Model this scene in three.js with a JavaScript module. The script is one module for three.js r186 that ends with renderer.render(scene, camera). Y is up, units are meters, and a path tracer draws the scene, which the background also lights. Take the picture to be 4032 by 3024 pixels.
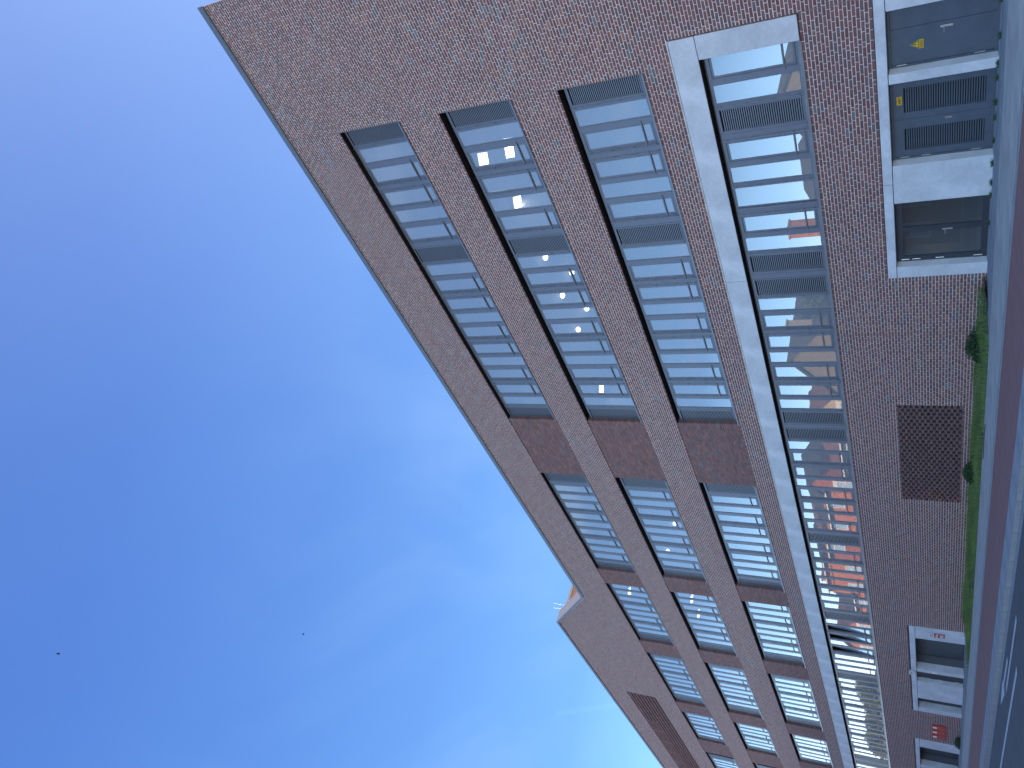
import * as THREE from 'three';
import { mergeGeometries } from 'three/addons/utils/BufferGeometryUtils.js';
import { RoundedBoxGeometry } from 'three/addons/geometries/RoundedBoxGeometry.js';

// ---------------------------------------------------------------- camera
const scene = new THREE.Scene();
const YAW = 0.864701663, PITCH = 0.498591489, ROLL = 0.00142287654, EYE = 1.13, DIST = 18;
const FWD = new THREE.Vector3(-Math.sin(YAW) * Math.cos(PITCH), Math.sin(PITCH), -Math.cos(YAW) * Math.cos(PITCH));
const R0 = new THREE.Vector3(Math.cos(YAW), 0, -Math.sin(YAW)), U0 = new THREE.Vector3().crossVectors(R0, FWD);
const RIGHT = R0.clone().multiplyScalar(Math.cos(ROLL)).addScaledVector(U0, Math.sin(ROLL));
const UPV = U0.clone().multiplyScalar(Math.cos(ROLL)).addScaledVector(R0, -Math.sin(ROLL));
const FPX = 3082.79;
const camera = new THREE.PerspectiveCamera(2 * Math.atan(1512 / FPX) * 180 / Math.PI, 4 / 3, 0.1, 2000);
camera.position.set(0, EYE, DIST);
camera.up.copy(RIGHT);                       // the photograph lies on its side: its top is the place's right
camera.lookAt(camera.position.clone().add(FWD));
scene.add(camera);

// ---------------------------------------------------------------- sky, sun, exposure
const SUN = new THREE.Vector3(0.32, 0.52, -0.79).normalize();
function mulberry(a) { return () => { a |= 0; a = a + 0x6D2B79F5 | 0; let t = Math.imul(a ^ a >>> 15, 1 | a); t = t + Math.imul(t ^ t >>> 7, 61 | t) ^ t; return ((t ^ t >>> 14) >>> 0) / 4294967296; }; }
function hash(x, y, s) { let h = Math.imul(x, 374761393) + Math.imul(y, 668265263) + Math.imul(s, 1274126177); h = Math.imul(h ^ h >>> 13, 1274126177); return ((h ^ h >>> 16) >>> 0) / 4294967296; }
function vnoise(x, y, s, per) {
  const xi = Math.floor(x), yi = Math.floor(y), fx = x - xi, fy = y - yi;
  const w = t => t * t * (3 - 2 * t), m = (v) => per ? ((v % per) + per) % per : v;
  const a = hash(m(xi), m(yi), s), b = hash(m(xi + 1), m(yi), s), c = hash(m(xi), m(yi + 1), s), d = hash(m(xi + 1), m(yi + 1), s);
  const u = w(fx), v = w(fy);
  return (a * (1 - u) + b * u) * (1 - v) + (c * (1 - u) + d * u) * v;
}
function fbm(x, y, s, oct, per) { let f = 0, a = 0.5, n = 0; for (let i = 0; i < oct; i++) { f += a * vnoise(x, y, s + i * 17, per ? per << i : 0); n += a; a *= 0.5; x *= 2; y *= 2; } return f / n; }
const lerp = (a, b, t) => a + (b - a) * t, sstep = (a, b, t) => { t = Math.min(1, Math.max(0, (t - a) / (b - a))); return t * t * (3 - 2 * t); };
const SKYROWS = [[-90, .24, .26, .28], [-6, .34, .37, .42], [0, 3.2, 3.7, 4.2], [4, 2.6, 3.35, 4.05], [9, 1.12, 1.90, 2.85], [15, .31, .69, 1.30], [22, .185, .44, .92], [32, .130, .322, .775], [42, .096, .247, .67], [55, .073, .192, .585], [68, .066, .173, .54], [90, .057, .153, .49]];  // horizon rows raised far above the rest as added light for the shaded facade
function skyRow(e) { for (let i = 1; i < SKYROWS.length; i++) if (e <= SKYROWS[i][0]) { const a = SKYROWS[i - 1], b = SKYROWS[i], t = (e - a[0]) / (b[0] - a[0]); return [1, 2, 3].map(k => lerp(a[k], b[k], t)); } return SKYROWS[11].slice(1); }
const SKYGAIN = 0.62;
{
  const W = 2048, H = 1024, data = new Float32Array(W * H * 4);
  for (let j = 0; j < H; j++) {
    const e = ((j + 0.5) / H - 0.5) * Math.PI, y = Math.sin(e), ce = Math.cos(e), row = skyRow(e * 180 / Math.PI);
    for (let i = 0; i < W; i++) {
      const a = ((i + 0.5) / W - 0.5) * 2 * Math.PI, x = ce * Math.cos(a), z = ce * Math.sin(a);
      let c = row.slice();
      if (y > 0.03) {
        const u = x / (y + 0.12), v = z / (y + 0.12);
        // thin cirrus, drawn out along one wind direction
        const su = u * 0.80 + v * 0.60, sv = -u * 0.60 + v * 0.80;
        const wx = fbm(su * 1.1 + 5, sv * 1.1 + 9, 3, 3) * 1.6, big = fbm(su * 0.75 + wx * .5 + 2.3, sv * 1.5 + 7.1, 11, 4);
        const fine = fbm(su * 2.2 + wx, sv * 9 + wx * 2.0, 23, 5);
        let k = (0.10 + sstep(0.42, 0.72, big)) * (0.18 + 1.1 * sstep(0.36, 0.76, fine)) * sstep(0.03, 0.2, y) * (1 - 0.93 * sstep(0.60, 0.80, y));
        k = Math.min(0.62, k * (0.44 + 0.30 * (1 - sstep(.45, .72, y))));
        const cl = [0.50, 0.70, 1.02];
        for (let q = 0; q < 3; q++) c[q] = lerp(c[q], Math.max(c[q], cl[q]), k);
        // short contrail
        const t = (x + 0.895) / 0.06, tz = Math.abs((z + 0.262) - (x + 0.895) * 1.0 - (y - .36) * .2);
        if (t > -1 && t < 1 && Math.abs(y - .36) < .035 && tz < 0.004) for (let q = 0; q < 3; q++) c[q] *= 1.0 + 0.10 * (1 - tz / 0.004) * (1 - t * t);
      }
      if (y > 0) {   // aureole round the sun
        const d = x * SUN.x + y * SUN.y + z * SUN.z, g = Math.exp((d - 1) * 5.0) * 0.38 + Math.exp((d - 1) * 40) * 1.2;
        c[0] += g * 0.75; c[1] += g * 0.80; c[2] += g * 0.80;
      }
      const o = (j * W + i) * 4;
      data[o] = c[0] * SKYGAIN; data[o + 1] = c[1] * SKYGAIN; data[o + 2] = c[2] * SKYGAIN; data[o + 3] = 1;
    }
  }
  const sky = new THREE.DataTexture(data, W, H, THREE.RGBAFormat, THREE.FloatType);
  sky.mapping = THREE.EquirectangularReflectionMapping; sky.magFilter = THREE.LinearFilter; sky.minFilter = THREE.LinearFilter; sky.wrapS = THREE.RepeatWrapping; sky.needsUpdate = true;
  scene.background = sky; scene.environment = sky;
}
const sun = new THREE.DirectionalLight(new THREE.Color(1.0, 0.70, 0.42), 5.0);
sun.position.copy(SUN).multiplyScalar(160).add(new THREE.Vector3(-45, 0, 5)); sun.target.position.set(-45, 0, 5);
sun.castShadow = true; sun.shadow.mapSize.set(4096, 4096);
Object.assign(sun.shadow.camera, { left: -110, right: 110, top: 90, bottom: -90, near: 1, far: 400 });
scene.add(sun, sun.target);
const renderer = new THREE.WebGLRenderer({ antialias: true });
renderer.setSize(1024, 768);
renderer.toneMapping = THREE.LinearToneMapping;
renderer.toneMappingExposure = 1.96;
renderer.shadowMap.enabled = true;

// ---------------------------------------------------------------- helpers
const rnd = mulberry(20240611);
const V = (x, y, z) => new THREE.Vector3(x, y, z);
const names = {};
function numbered(n) { const k = names[n] = (names[n] ?? -1) + 1; return k ? `${n}_${String(k).padStart(3, '0')}` : n; }
function planarUV(g) {           // uv in metres from position and normal
  const p = g.attributes.position, n = g.attributes.normal, uv = new Float32Array(p.count * 2);
  for (let i = 0; i < p.count; i++) {
    const ax = Math.abs(n.getX(i)), ay = Math.abs(n.getY(i)), az = Math.abs(n.getZ(i));
    if (az >= ax && az >= ay) { uv[2 * i] = p.getX(i); uv[2 * i + 1] = p.getY(i); }
    else if (ax >= ay) { uv[2 * i] = p.getZ(i) + 3.7; uv[2 * i + 1] = p.getY(i); }
    else { uv[2 * i] = p.getX(i); uv[2 * i + 1] = p.getZ(i) + 1.3; }
  }
  g.setAttribute('uv', new THREE.BufferAttribute(uv, 2)); return g;
}
function bx(x0, x1, y0, y1, z0, z1, r = 0) {
  const w = Math.abs(x1 - x0), h = Math.abs(y1 - y0), d = Math.abs(z1 - z0);
  let g = r ? new RoundedBoxGeometry(w, h, d, 1, Math.min(r, w / 2.1, h / 2.1, d / 2.1)) : new THREE.BoxGeometry(w, h, d);
  if (g.index) g = g.toNonIndexed();
  g.translate((x0 + x1) / 2, (y0 + y1) / 2, (z0 + z1) / 2);
  return planarUV(g);
}
const cat = l => l.length === 1 ? l[0] : mergeGeometries(l.map(g => g.index ? g.toNonIndexed() : g));
function cyl(a, b, r0, r1 = r0, seg = 8) {
  const d = b.clone().sub(a), g = new THREE.CylinderGeometry(r1, r0, d.length(), seg).toNonIndexed();
  g.applyQuaternion(new THREE.Quaternion().setFromUnitVectors(V(0, 1, 0), d.clone().normalize()));
  return g.translate((a.x + b.x) / 2, (a.y + b.y) / 2, (a.z + b.z) / 2);
}
function quad(a, b, c, d) {      // flat four-cornered sheet
  const g = new THREE.BufferGeometry(), P = [a, b, c, a, c, d], n = b.clone().sub(a).cross(c.clone().sub(a)).normalize();
  g.setAttribute('position', new THREE.Float32BufferAttribute(P.flatMap(v => [v.x, v.y, v.z]), 3));
  g.setAttribute('normal', new THREE.Float32BufferAttribute(P.flatMap(() => [n.x, n.y, n.z]), 3));
  return planarUV(g);
}
function mesh(name, geo, mat, parent) {
  const m = new THREE.Mesh(Array.isArray(geo) ? cat(geo) : geo, mat);
  m.name = parent ? name : numbered(name); m.castShadow = m.receiveShadow = true;
  (parent || scene).add(m); return m;
}
function tag(o, label, category, group) { o.userData.label = label; o.userData.category = category; if (group) o.userData.group = group; return o; }
function thing(name, label, category, x, y, z, group) { const g = new THREE.Group(); g.name = numbered(name); g.position.set(x, y, z); scene.add(g); return tag(g, label, category, group); }
function structure(o) { o.userData.kind = 'structure'; return o; }
function stuff(o, label) { o.userData.kind = 'stuff'; if (label) o.userData.label = label; return o; }

// ---------------------------------------------------------------- textures and materials
function tex(N, f, rep = 1, srgb = true) {
  const d = new Uint8Array(N * N * 4);
  for (let j = 0; j < N; j++) for (let i = 0; i < N; i++) { const c = f(i / N, j / N), o = (j * N + i) * 4; for (let q = 0; q < 3; q++) d[o + q] = Math.max(0, Math.min(255, Math.round((Array.isArray(c) ? c[q] : c) * 255))); d[o + 3] = 255; }
  const t = new THREE.DataTexture(d, N, N); t.magFilter = THREE.LinearFilter; t.minFilter = THREE.LinearMipmapLinearFilter; t.generateMipmaps = true;
  t.wrapS = t.wrapT = THREE.RepeatWrapping; t.repeat.set(rep, rep); if (srgb) t.colorSpace = THREE.SRGBColorSpace; t.needsUpdate = true; return t;
}
const C = (r, g, b) => new THREE.Color(r, g, b);
const T = {};
T.concrete = tex(512, (u, v) => { const a = fbm(u * 4, v * 4, 5, 5, 4), b = fbm(u * 24, v * 24, 9, 3, 24), s = sstep(.62, .8, fbm(u * 3, v * 6, 41, 4, 3)); return .93 + (a - .5) * .16 + (b - .5) * .07 - s * .06 - (hash(u * 512 | 0, v * 512 | 0, 7) < .0016 ? .25 : 0); }, 1 / 1.9);
T.concreteBump = tex(256, (u, v) => .5 + (fbm(u * 16, v * 16, 77, 4, 16) - .5) * .8, 1 / .6, false);
T.mortar = tex(256, (u, v) => .90 + (fbm(u * 8, v * 8, 31, 4, 8) - .5) * .24 + (hash(u * 256 | 0, v * 256 | 0, 3) - .5) * .08, 1 / .7);
T.brick = tex(128, (u, v) => { const a = fbm(u * 4, v * 3, 61, 4, 4), b = fbm(u * 20, v * 8, 67, 2, 20); return .86 + (a - .5) * .34 + (b - .5) * .16; }, 1);
T.asphalt = tex(512, (u, v) => .86 + (fbm(u * 6, v * 6, 15, 4, 6) - .5) * .16 + (hash(u * 512 | 0, v * 512 | 0, 19) - .5) * .22, 1 / 1.4);
T.walk = tex(512, (u, v) => .90 + (fbm(u * 5, v * 5, 115, 5, 5) - .5) * .22 + (hash(u * 512 | 0, v * 512 | 0, 29) - .5) * .10, 1 / 2.3);
T.soil = tex(256, (u, v) => { const a = fbm(u * 10, v * 10, 201, 4, 10); return [.62 + a * .4, .70 + a * .3, .62 + a * .35]; }, 1 / .8);
T.metalBump = tex(128, (u, v) => fbm(u * 10, v * 10, 90, 3, 10), 1 / .25, false);
T.metal = tex(256, (u, v) => .93 + (fbm(u * 5, v * 5, 301, 4, 5) - .5) * .14, 1 / 1.1);
T.tiles = tex(256, (u, v) => { const r = Math.floor(v * 16), f = v * 16 - r, c = hash(Math.floor(u * 12 + (r % 2) * .5), r, 8); return (.72 + c * .28) * (f < .12 ? .62 : 1); }, 1 / 3.2);
T.wallbrick = tex(256, (u, v) => { const r = Math.floor(v * 24), f = v * 24 - r, x = u * 8 + (r % 2) * .5, c = Math.floor(x), fx = x - c, m = f < .14 || fx < .05; const k = .80 + hash(((c % 8) + 8) % 8, r, 5) * .24; return m ? [.92, .93, .93] : [k, k * .95, k * .90]; }, 1 / 2);
const std = (o) => new THREE.MeshStandardMaterial(o), phy = (o) => new THREE.MeshPhysicalMaterial(o);
const M = {
  concrete: std({ color: C(.74, .74, .735), map: T.concrete, roughness: .88, bumpMap: T.concreteBump, bumpScale: .0015 }),
  concreteB: std({ color: C(.79, .79, .78), map: T.concrete, roughness: .86, bumpMap: T.concreteBump, bumpScale: .0015 }),
  mortar: std({ color: C(.83, .77, .68), map: T.mortar, roughness: .95 }),
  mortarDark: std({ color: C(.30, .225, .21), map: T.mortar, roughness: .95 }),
  joint: std({ color: C(.12, .115, .11), roughness: .9 }),
  brick: std({ color: C(1, 1, 1), map: T.brick, roughness: .86 }),
  frame: std({ color: C(.19, .205, .24), map: T.metal, roughness: .42, metalness: .15 }),
  frameLight: std({ color: C(.25, .265, .29), map: T.metal, roughness: .36, metalness: .3 }),
  louvre: std({ color: C(.21, .222, .245), roughness: .42, metalness: .2 }),
  void: std({ color: C(.012, .012, .013), roughness: .95 }),  // near-black: the shade of gaps and pockets put into the colour
  door: std({ color: C(.105, .128, .16), map: T.metal, roughness: .5, bumpMap: T.metalBump, bumpScale: .0006 }),
  doorGlassFrame: std({ color: C(.055, .06, .075), map: T.metal, roughness: .45 }),
  shutter: std({ color: C(.13, .15, .165), map: T.metal, roughness: .55 }),
  steel: std({ color: C(.62, .62, .60), roughness: .28, metalness: .9 }),
  coping: std({ color: C(.20, .215, .245), map: T.metal, roughness: .45, metalness: .2 }),
  glass: phy({ color: C(.90, .95, .98), metalness: .46, roughness: .004, transmission: 1, thickness: 0, ior: 1.6 }),
  doorGlass: phy({ color: C(.9, .95, .95), metalness: 0.06, roughness: .004, transmission: 1, thickness: 0, ior: 1.6 }),
  room: std({ color: C(.20, .20, .20), roughness: .9 }),
  roomDark: std({ color: C(.16, .16, .165), roughness: .9 }),
  roof: std({ color: C(.20, .20, .21), roughness: .9 }),
  walk: std({ color: C(.62, .565, .48), map: T.walk, roughness: .93 }),
  paver: std({ color: C(.36, .36, .35), map: T.concrete, roughness: .93, bumpMap: T.concreteBump, bumpScale: .003 }),
  kerb: std({ color: C(.37, .37, .365), map: T.concrete, roughness: .9, bumpMap: T.concreteBump, bumpScale: .004 }),
  red: std({ color: C(.42, .195, .165), map: T.asphalt, roughness: .94 }),
  asphalt: std({ color: C(.125, .125, .125), map: T.asphalt, roughness: .92 }),
  paint: std({ color: C(.72, .73, .72), map: T.asphalt, roughness: .75 }),
  soil: std({ color: C(.10, .125, .055), map: T.soil, roughness: 1 }),
  ground: std({ color: C(.12, .125, .11), map: T.walk, roughness: 1 }),
  grass: phy({ color: C(1, 1, 1), roughness: .85, transmission: .3, thickness: 0, side: THREE.DoubleSide }),
  leaf: phy({ color: C(1, 1, 1), roughness: .8, transmission: .3, thickness: 0, side: THREE.DoubleSide }),
  bark: std({ color: C(.10, .075, .055), roughness: .95 }),
  yellow: std({ color: C(.80, .56, .05), roughness: .5 }),
  redPaint: std({ color: C(.60, .060, .038), map: T.metal, roughness: .75 }),
  white: std({ color: C(.80, .80, .78), roughness: .5 }),
  black: std({ color: C(.02, .02, .022), roughness: .5 }),
};

// ---------------------------------------------------------------- ground
const GX0 = -170, GX1 = 30;
structure(mesh('ground', (() => { const g = new THREE.PlaneGeometry(900, 900); g.rotateX(-Math.PI / 2); g.translate(-60, -.16, 0); return planarUV(g); })(), M.ground));
structure(mesh('road', bx(GX0, GX1, -.14, -.100, 9.72, 17.2), M.asphalt));
structure(mesh('footpath_far', bx(GX0, GX1, -.14, .004, 17.42, 22.9), M.walk));
{ // near footpath, its inner edge swings out a little along the building
  const s = new THREE.Shape([new THREE.Vector2(GX1, -1.5), new THREE.Vector2(-8.4, -1.5), new THREE.Vector2(-12, -1.80), new THREE.Vector2(-16.6, -2.1), new THREE.Vector2(-23, -2.32), new THREE.Vector2(-33, -2.55), new THREE.Vector2(-37, -2.3), new THREE.Vector2(-44, -1.95), new THREE.Vector2(GX0, -1.95), new THREE.Vector2(GX0, -5.16), new THREE.Vector2(GX1, -5.16)]);
  const g = new THREE.ExtrudeGeometry(s, { depth: .14, bevelEnabled: false }); g.rotateX(-Math.PI / 2); g.translate(0, -.14, 0);
  structure(mesh('footpath', planarUV(g), M.walk));
}
structure(mesh('cycle_path', bx(GX0, GX1, -.14, -.012, 5.40, 8.66), M.red));
// kerb stones: an edging between footpath and cycle path, a double row at the road
function stoneRow(name, parentName, z0, z1, yTop, len, x0, x1, mat, farX) {
  const base = structure(mesh(parentName, bx(GX0, GX1, -.15, yTop - .02, z0 + .004, z1 - .004), M.joint));
  const variants = [0, 1, 2].map(i => { const g = bx(-len + .008, 0, -.14, 0, z0, z1, .008); const p = g.attributes.position; for (let k = 0; k < p.count; k++) p.setY(k, p.getY(k) + (hash(k % 7, i, 3) - .5) * .002); return g; });
  const rest = []; let n = 0;
  for (let x = x1; x > x0; x -= len) {
    if (x > farX - 60 && x < -3 && n < 60) { const m = mesh(name, variants[n % 3], mat, base); m.position.set(x, yTop + (rnd() - .5) * .006, 0); n++; }
    else rest.push(bx(x - len + .008, x, -.14, yTop + (rnd() - .5) * .004, z0, z1));
  }
  if (rest.length) stuff(mesh(name + '_run', rest, mat, base));
}
stoneRow('edging_stone', 'path_edging', 5.17, 5.39, .004, 1.0, GX0, GX1, M.kerb, -8);
stoneRow('kerb_stone', 'inner_kerb', 8.67, 9.12, .000, 1.0, GX0, GX1, M.kerb, -8);
stoneRow('kerb_stone', 'road_kerb', 9.13, 9.46, -.004, 1.0, GX0, GX1, M.kerb, -8);
stoneRow('gutter_stone', 'gutter', 9.47, 9.71, -.093, .5, -120, GX1, M.paver, -8);
stoneRow('kerb_stone', 'far_kerb', 17.21, 17.41, .02, 1.0, GX0, GX1, M.kerb, 40);
// paving slabs in front of the doors
{
  const bed = structure(mesh('door_paving', [bx(-17.0, 30, -.14, -.025, -.3, 1.5), bx(GX0, -36.6, -.14, -.025, -.3, 1.98), bx(-17, -8.4, -.14, -.03, 1.4, 2.02)], M.joint));
  const far = [];
  let n = 0;
  const rows = [[-.02, .36], [.37, .74], [.75, 1.12], [1.13, 1.49]];
  for (const [z0, z1] of rows) for (let x = -4.5 - hash(z0 * 100 | 0, 2, 3) * .5; x > -17; x -= .79) {
    const x1 = Math.max(x - .78, -17); const m = mesh('paving_slab', bx(x1 - x, 0, -.13, 0, z0, z1, .006), M.paver, bed);
    m.position.set(x, (rnd() - .5) * .010, 0); n++;
  }
  for (let x = -8.5; x > -16.8; x -= .79) { const zb = 1.49 + Math.max(0, Math.min(.58, (-x - 8.4) * .075)); if (zb > 1.56) mesh('paving_slab', bx(-.78, 0, -.13, 0, 1.5, zb, .004), M.paver, bed).position.set(x, (rnd() - .5) * .006, 0); }
  for (const [z0, z1] of [[0, .48], [.49, .97], [.98, 1.46], [1.47, 1.94]]) for (let x = -36.7; x > -100; x -= .8) far.push(bx(x - .79, x, -.13, (rnd() - .5) * .008, z0, z1));
  stuff(mesh('paving_slab_run', far, M.paver, bed));
}
// grass verge against the brick wall
function vergeY(x, z) { return .085 * (1 - sstep(0, 1.9, z)) + (fbm(x * 1.3, z * 2, 55, 3) - .5) * .05 - .012; }
{
  const g = new THREE.PlaneGeometry(20.2, 2.6, 160, 22); g.rotateX(-Math.PI / 2); g.translate(-26.7, 0, 1.25);
  const p = g.attributes.position; for (let i = 0; i < p.count; i++) p.setY(i, vergeY(p.getX(i), p.getZ(i)));
  g.computeVertexNormals(); structure(mesh('verge', planarUV(g), M.soil));
}
function bladeGeo() {
  const g = new THREE.BufferGeometry();
  g.setAttribute('position', new THREE.Float32BufferAttribute([-.005, 0, 0, .005, 0, 0, .004, .55, .06, -.004, .55, .06, 0, 1, .25], 3));
  g.setIndex([0, 1, 2, 0, 2, 3, 3, 2, 4]); g.computeVertexNormals(); return g;
}
const blade = bladeGeo();
function scatterBlades(name, count, fn, parent) {
  const im = new THREE.InstancedMesh(blade, M.grass, count), o = new THREE.Object3D(), c = new THREE.Color();
  for (let i = 0; i < count; i++) {
    const { x, y, z, h, w = 1 } = fn(i);
    o.position.set(x, y, z); o.rotation.set((rnd() - .5) * .9, rnd() * 6.28, (rnd() - .5) * .9); o.scale.set(w, h, h * 1.2); o.updateMatrix(); im.setMatrixAt(i, o.matrix);
    const t = rnd(), d = rnd(); if (d < .12) c.setRGB(.26, .24, .11); else { const v = .55 + 1.1 * fbm(x * .8, z * 1.5, 71, 3); c.setRGB(lerp(.10, .23, t) * v, lerp(.17, .34, t) * v, lerp(.035, .08, rnd()) * v); } im.setColorAt(i, c);
  }
  im.name = parent ? name : numbered(name); im.castShadow = im.receiveShadow = true; (parent || scene).add(im); return im;
}
stuff(tag(scatterBlades('grass', 26000, () => {
  let x, z; do { x = -16.9 - rnd() * 19.8; z = .02 + Math.pow(rnd(), 1.3) * 2.5; } while (z > 2.05 + .35 * sstep(-17, -30, x) + (rnd() - .5) * .25 || fbm(x * .9, z * 1.6, 91, 3) < .33 || (x > -18.2 && rnd() < .6));
  return { x, y: vergeY(x, z) - .01, z, h: (.045 + rnd() * .11) * (.6 + .9 * fbm(x * .9 + 9, z, 33, 3)) * (z < .35 ? 1.35 : 1), w: 1.3 };
}), 'strip of rough green grass between brick wall and footpath', 'grass'));

// ---------------------------------------------------------------- the building
const BX = -42;
const building = thing('office_building', 'long red brick office building with window bands, concrete beam and grey roof edge', 'building', BX, 0, 0);
function part(name, geo, mat) { const m = mesh(name, geo, mat, building); m.position.x = -BX; return m; }
function partAt(name, geo, mat, x, y, z) { const m = mesh(name, geo, mat, building); m.position.set(x - BX, y, z); return m; }
const CH = .0833, YN = n => 2.37 + n * CH;                       // brick courses
const gx = k => -9.0 - 2.43 * k - .001 * k * k;                   // window grid
const XR = -4.69, XL = -84, TOP = 19.40, TOP2 = 22.52, XN = -40.42, XN2 = -44.6;
const topAt = x => x > XN ? TOP : x < XN2 ? TOP2 : lerp(TOP, TOP2, (XN - x) / (XN - XN2));
const ROWS = [[YN(63), YN(91)], [YN(108), YN(136)], [YN(153), YN(180)]];
const BAYS = [[-9.19, -23.45], [-27.5, -36.6], [-38.2, -45.6], [-47.38, -55.62], [-57.5, -63.3], [-66.15, -80]];
const RIB = [YN(18), 6.83], LINT = 2.37;
const GROUPS = [[-7.4, -16.53], [-38.4, -49.0], [-53.5, -64.5]];
const SCREEN = [-27.72, -22.16, YN(-23), YN(-1)];
const PANEL = [-81, -55.5, YN(198), YN(223)];
// front wall: mortar body with the openings cut
{
  const s = new THREE.Shape([[XR + .0, -.3], [XR, TOP], [XN, TOP], [XN2, TOP2], [XL, TOP2], [XL, -.3]].map(a => new THREE.Vector2(...a)));
  const hole = (x0, x1, y0, y1, e = .008) => s.holes.push(new THREE.Path([[x0 - e, y0 - e], [x0 - e, y1 + e], [x1 + e, y1 + e], [x1 + e, y0 - e]].map(a => new THREE.Vector2(...a))));
  for (const [a, b] of ROWS) hole(-82, -9.19, a, b);
  hole(-82, -8.5, RIB[0], RIB[1]);
  for (const [a, b] of GROUPS) hole(b, a, -.2, LINT);
  hole(...SCREEN); hole(...PANEL);
  const g = new THREE.ExtrudeGeometry(s, { depth: .38, bevelEnabled: false }); g.translate(0, 0, -.3835);
  { const p = g.attributes.position; for (let i = 0; i < p.count; i++) if (p.getX(i) > XR - .001 && p.getZ(i) < -.1) p.setX(i, XR - .25); g.computeVertexNormals(); }   // the end runs back at an acute angle
  var frontWall = part('front_wall', planarUV(g), M.mortar);
}
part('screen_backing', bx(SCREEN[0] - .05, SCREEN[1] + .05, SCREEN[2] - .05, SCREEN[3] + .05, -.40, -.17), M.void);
part('panel_backing', bx(PANEL[0], PANEL[1], PANEL[2], PANEL[3], -.3, -.075), std({ color: C(.055, .022, .020), roughness: .95 }));  // dark red backing: shade of the holes and grooves put into its colour
// recessed brick piers between the window bays
const INFILL = [];
for (const [a, b] of ROWS) for (let i = 0; i < BAYS.length; i++) { const x1 = BAYS[i][1] + .008 * 0, x0 = i + 1 < BAYS.length ? BAYS[i + 1][0] : -82; INFILL.push([x0, x1, a, b]); }
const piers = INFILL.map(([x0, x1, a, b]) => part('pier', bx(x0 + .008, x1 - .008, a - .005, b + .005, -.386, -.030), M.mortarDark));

// bricks in wild bond
const bricks = [];          // {x0,x1,y0,y1,z,d,kind}
const openings = [];
for (const [a, b] of ROWS) openings.push([-82, -9.19, a, b]);
openings.push([-82, -8.5, ...RIB]); for (const [a, b] of GROUPS) openings.push([b, a, -1, LINT]);
openings.push(SCREEN); openings.push(PANEL);
let jointsBelow = new Set(), jointsNow = new Set();
const jk = x => Math.round(x / .015), clash = x => { const k = jk(x); for (let d = -3; d <= 3; d++) if (jointsBelow.has(k + d)) return true; return false; };
function layCourse(x0, x1, y0, y1, z, pier, open0, open1, soffit, seed) {
  const r = mulberry(Math.imul(seed, 2654435761)), J = .0150; r(); let x = x1, first = true, run = 0;
  while (x - x0 > .02) {
    let L = .24; const q = r();
    if (first && !open1) L = .08 + r() * .16; else if (q < .12 && run > 1) L = .115;
    if (clash(x - L)) L = !clash(x - .24) && r() < .8 ? .24 : !clash(x - .115) ? .115 : !clash(x - .178) ? .178 : L;
    run = L < .2 ? 0 : run + 1;
    L += (r() - .5) * .004;
    let e = x - L; if (e - x0 < .05) e = x0;
    const left = e <= x0 + 1e-6;
    const d = (first && open1) || (left && open0) ? .178 : .03;
    bricks.push({ x0: e + (left ? 0 : J), x1: x, y0, y1, z: z + (r() - .5) * .0028, d, pier, c: r(), c2: r(), g: fbm(x * .55 + 40, y0 * 1.1, 7, 3) });
    jointsNow.add(jk(e)); x = e; first = false;
  }
}
for (let n = -29; n < 245; n++) {
  const y0 = YN(n) + .0075, y1 = YN(n) + CH - .0075, ym = (y0 + y1) / 2;
  let left = XL + .05; if (ym > TOP) { if (ym > TOP2) break; }
  let right = XR - .0; if (ym > TOP - .03) right = lerp(XN, XN2, Math.min(1, (ym + .06 - TOP) / (TOP2 - TOP)));
  jointsBelow = jointsNow; jointsNow = new Set();
  let iv = [[left, right, false, false]];
  for (const [a, b, c, d] of openings) if (ym > c && ym < d) iv = iv.flatMap(([l, r, ol, or]) => r <= a || l >= b ? [[l, r, ol, or]] : [...(l < a ? [[l, a, ol, true]] : []), ...(r > b ? [[b, r, true, or]] : [])]);
  const sof = [...ROWS.map(r => r[1])].some(t => Math.abs(YN(n) - t) < .02);
  for (const [l, r, ol, or] of iv) layCourse(l, r, y0, y1, 0, false, ol, or, sof, 1000 + n * 7 + Math.round(l));
  for (const [l, r, c, d] of INFILL) if (ym > c && ym < d) layCourse(l, r, y0, y1, -.022, true, true, true, false, 9000 + n * 13 + Math.round(l * 3));
  // grooved panel under the high roof: every third course left out, perforated fields in it
  if (ym > PANEL[2] && ym < PANEL[3] && n % 3 !== 0 && ym < YN(212)) layCourse(PANEL[0], PANEL[1], y0, y1, 0, true, false, false, false, 777 + n);
  if (ym > YN(212) && ym < PANEL[3]) for (let x = PANEL[1]; x > PANEL[0];) {
    const ph = (PANEL[1] - x); const solid = ph < 5.5 || ((ph - 5.5) % 2.55) > 2.1;
    if (solid) { const e = Math.max(PANEL[0], ph < 5.5 ? PANEL[1] - 5.5 : x - .45); if (ph >= 5.5 || n % 3 !== 0) layCourse(e, x, y0, y1, 0, true, false, false, false, 555 + n + Math.round(x)); x = e - .001; }
    else { const off = n % 2 ? .18 : 0; for (let q = 0; q < 6; q++) { const b1 = x - q * .36 - off; if (b1 - .2 > PANEL[0]) bricks.push({ x0: b1 - .22, x1: b1, y0, y1, z: 0, d: .06, pier: true, c: rnd(), c2: rnd(), g: .5 }); } x -= 2.1; }
  }
}
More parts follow.
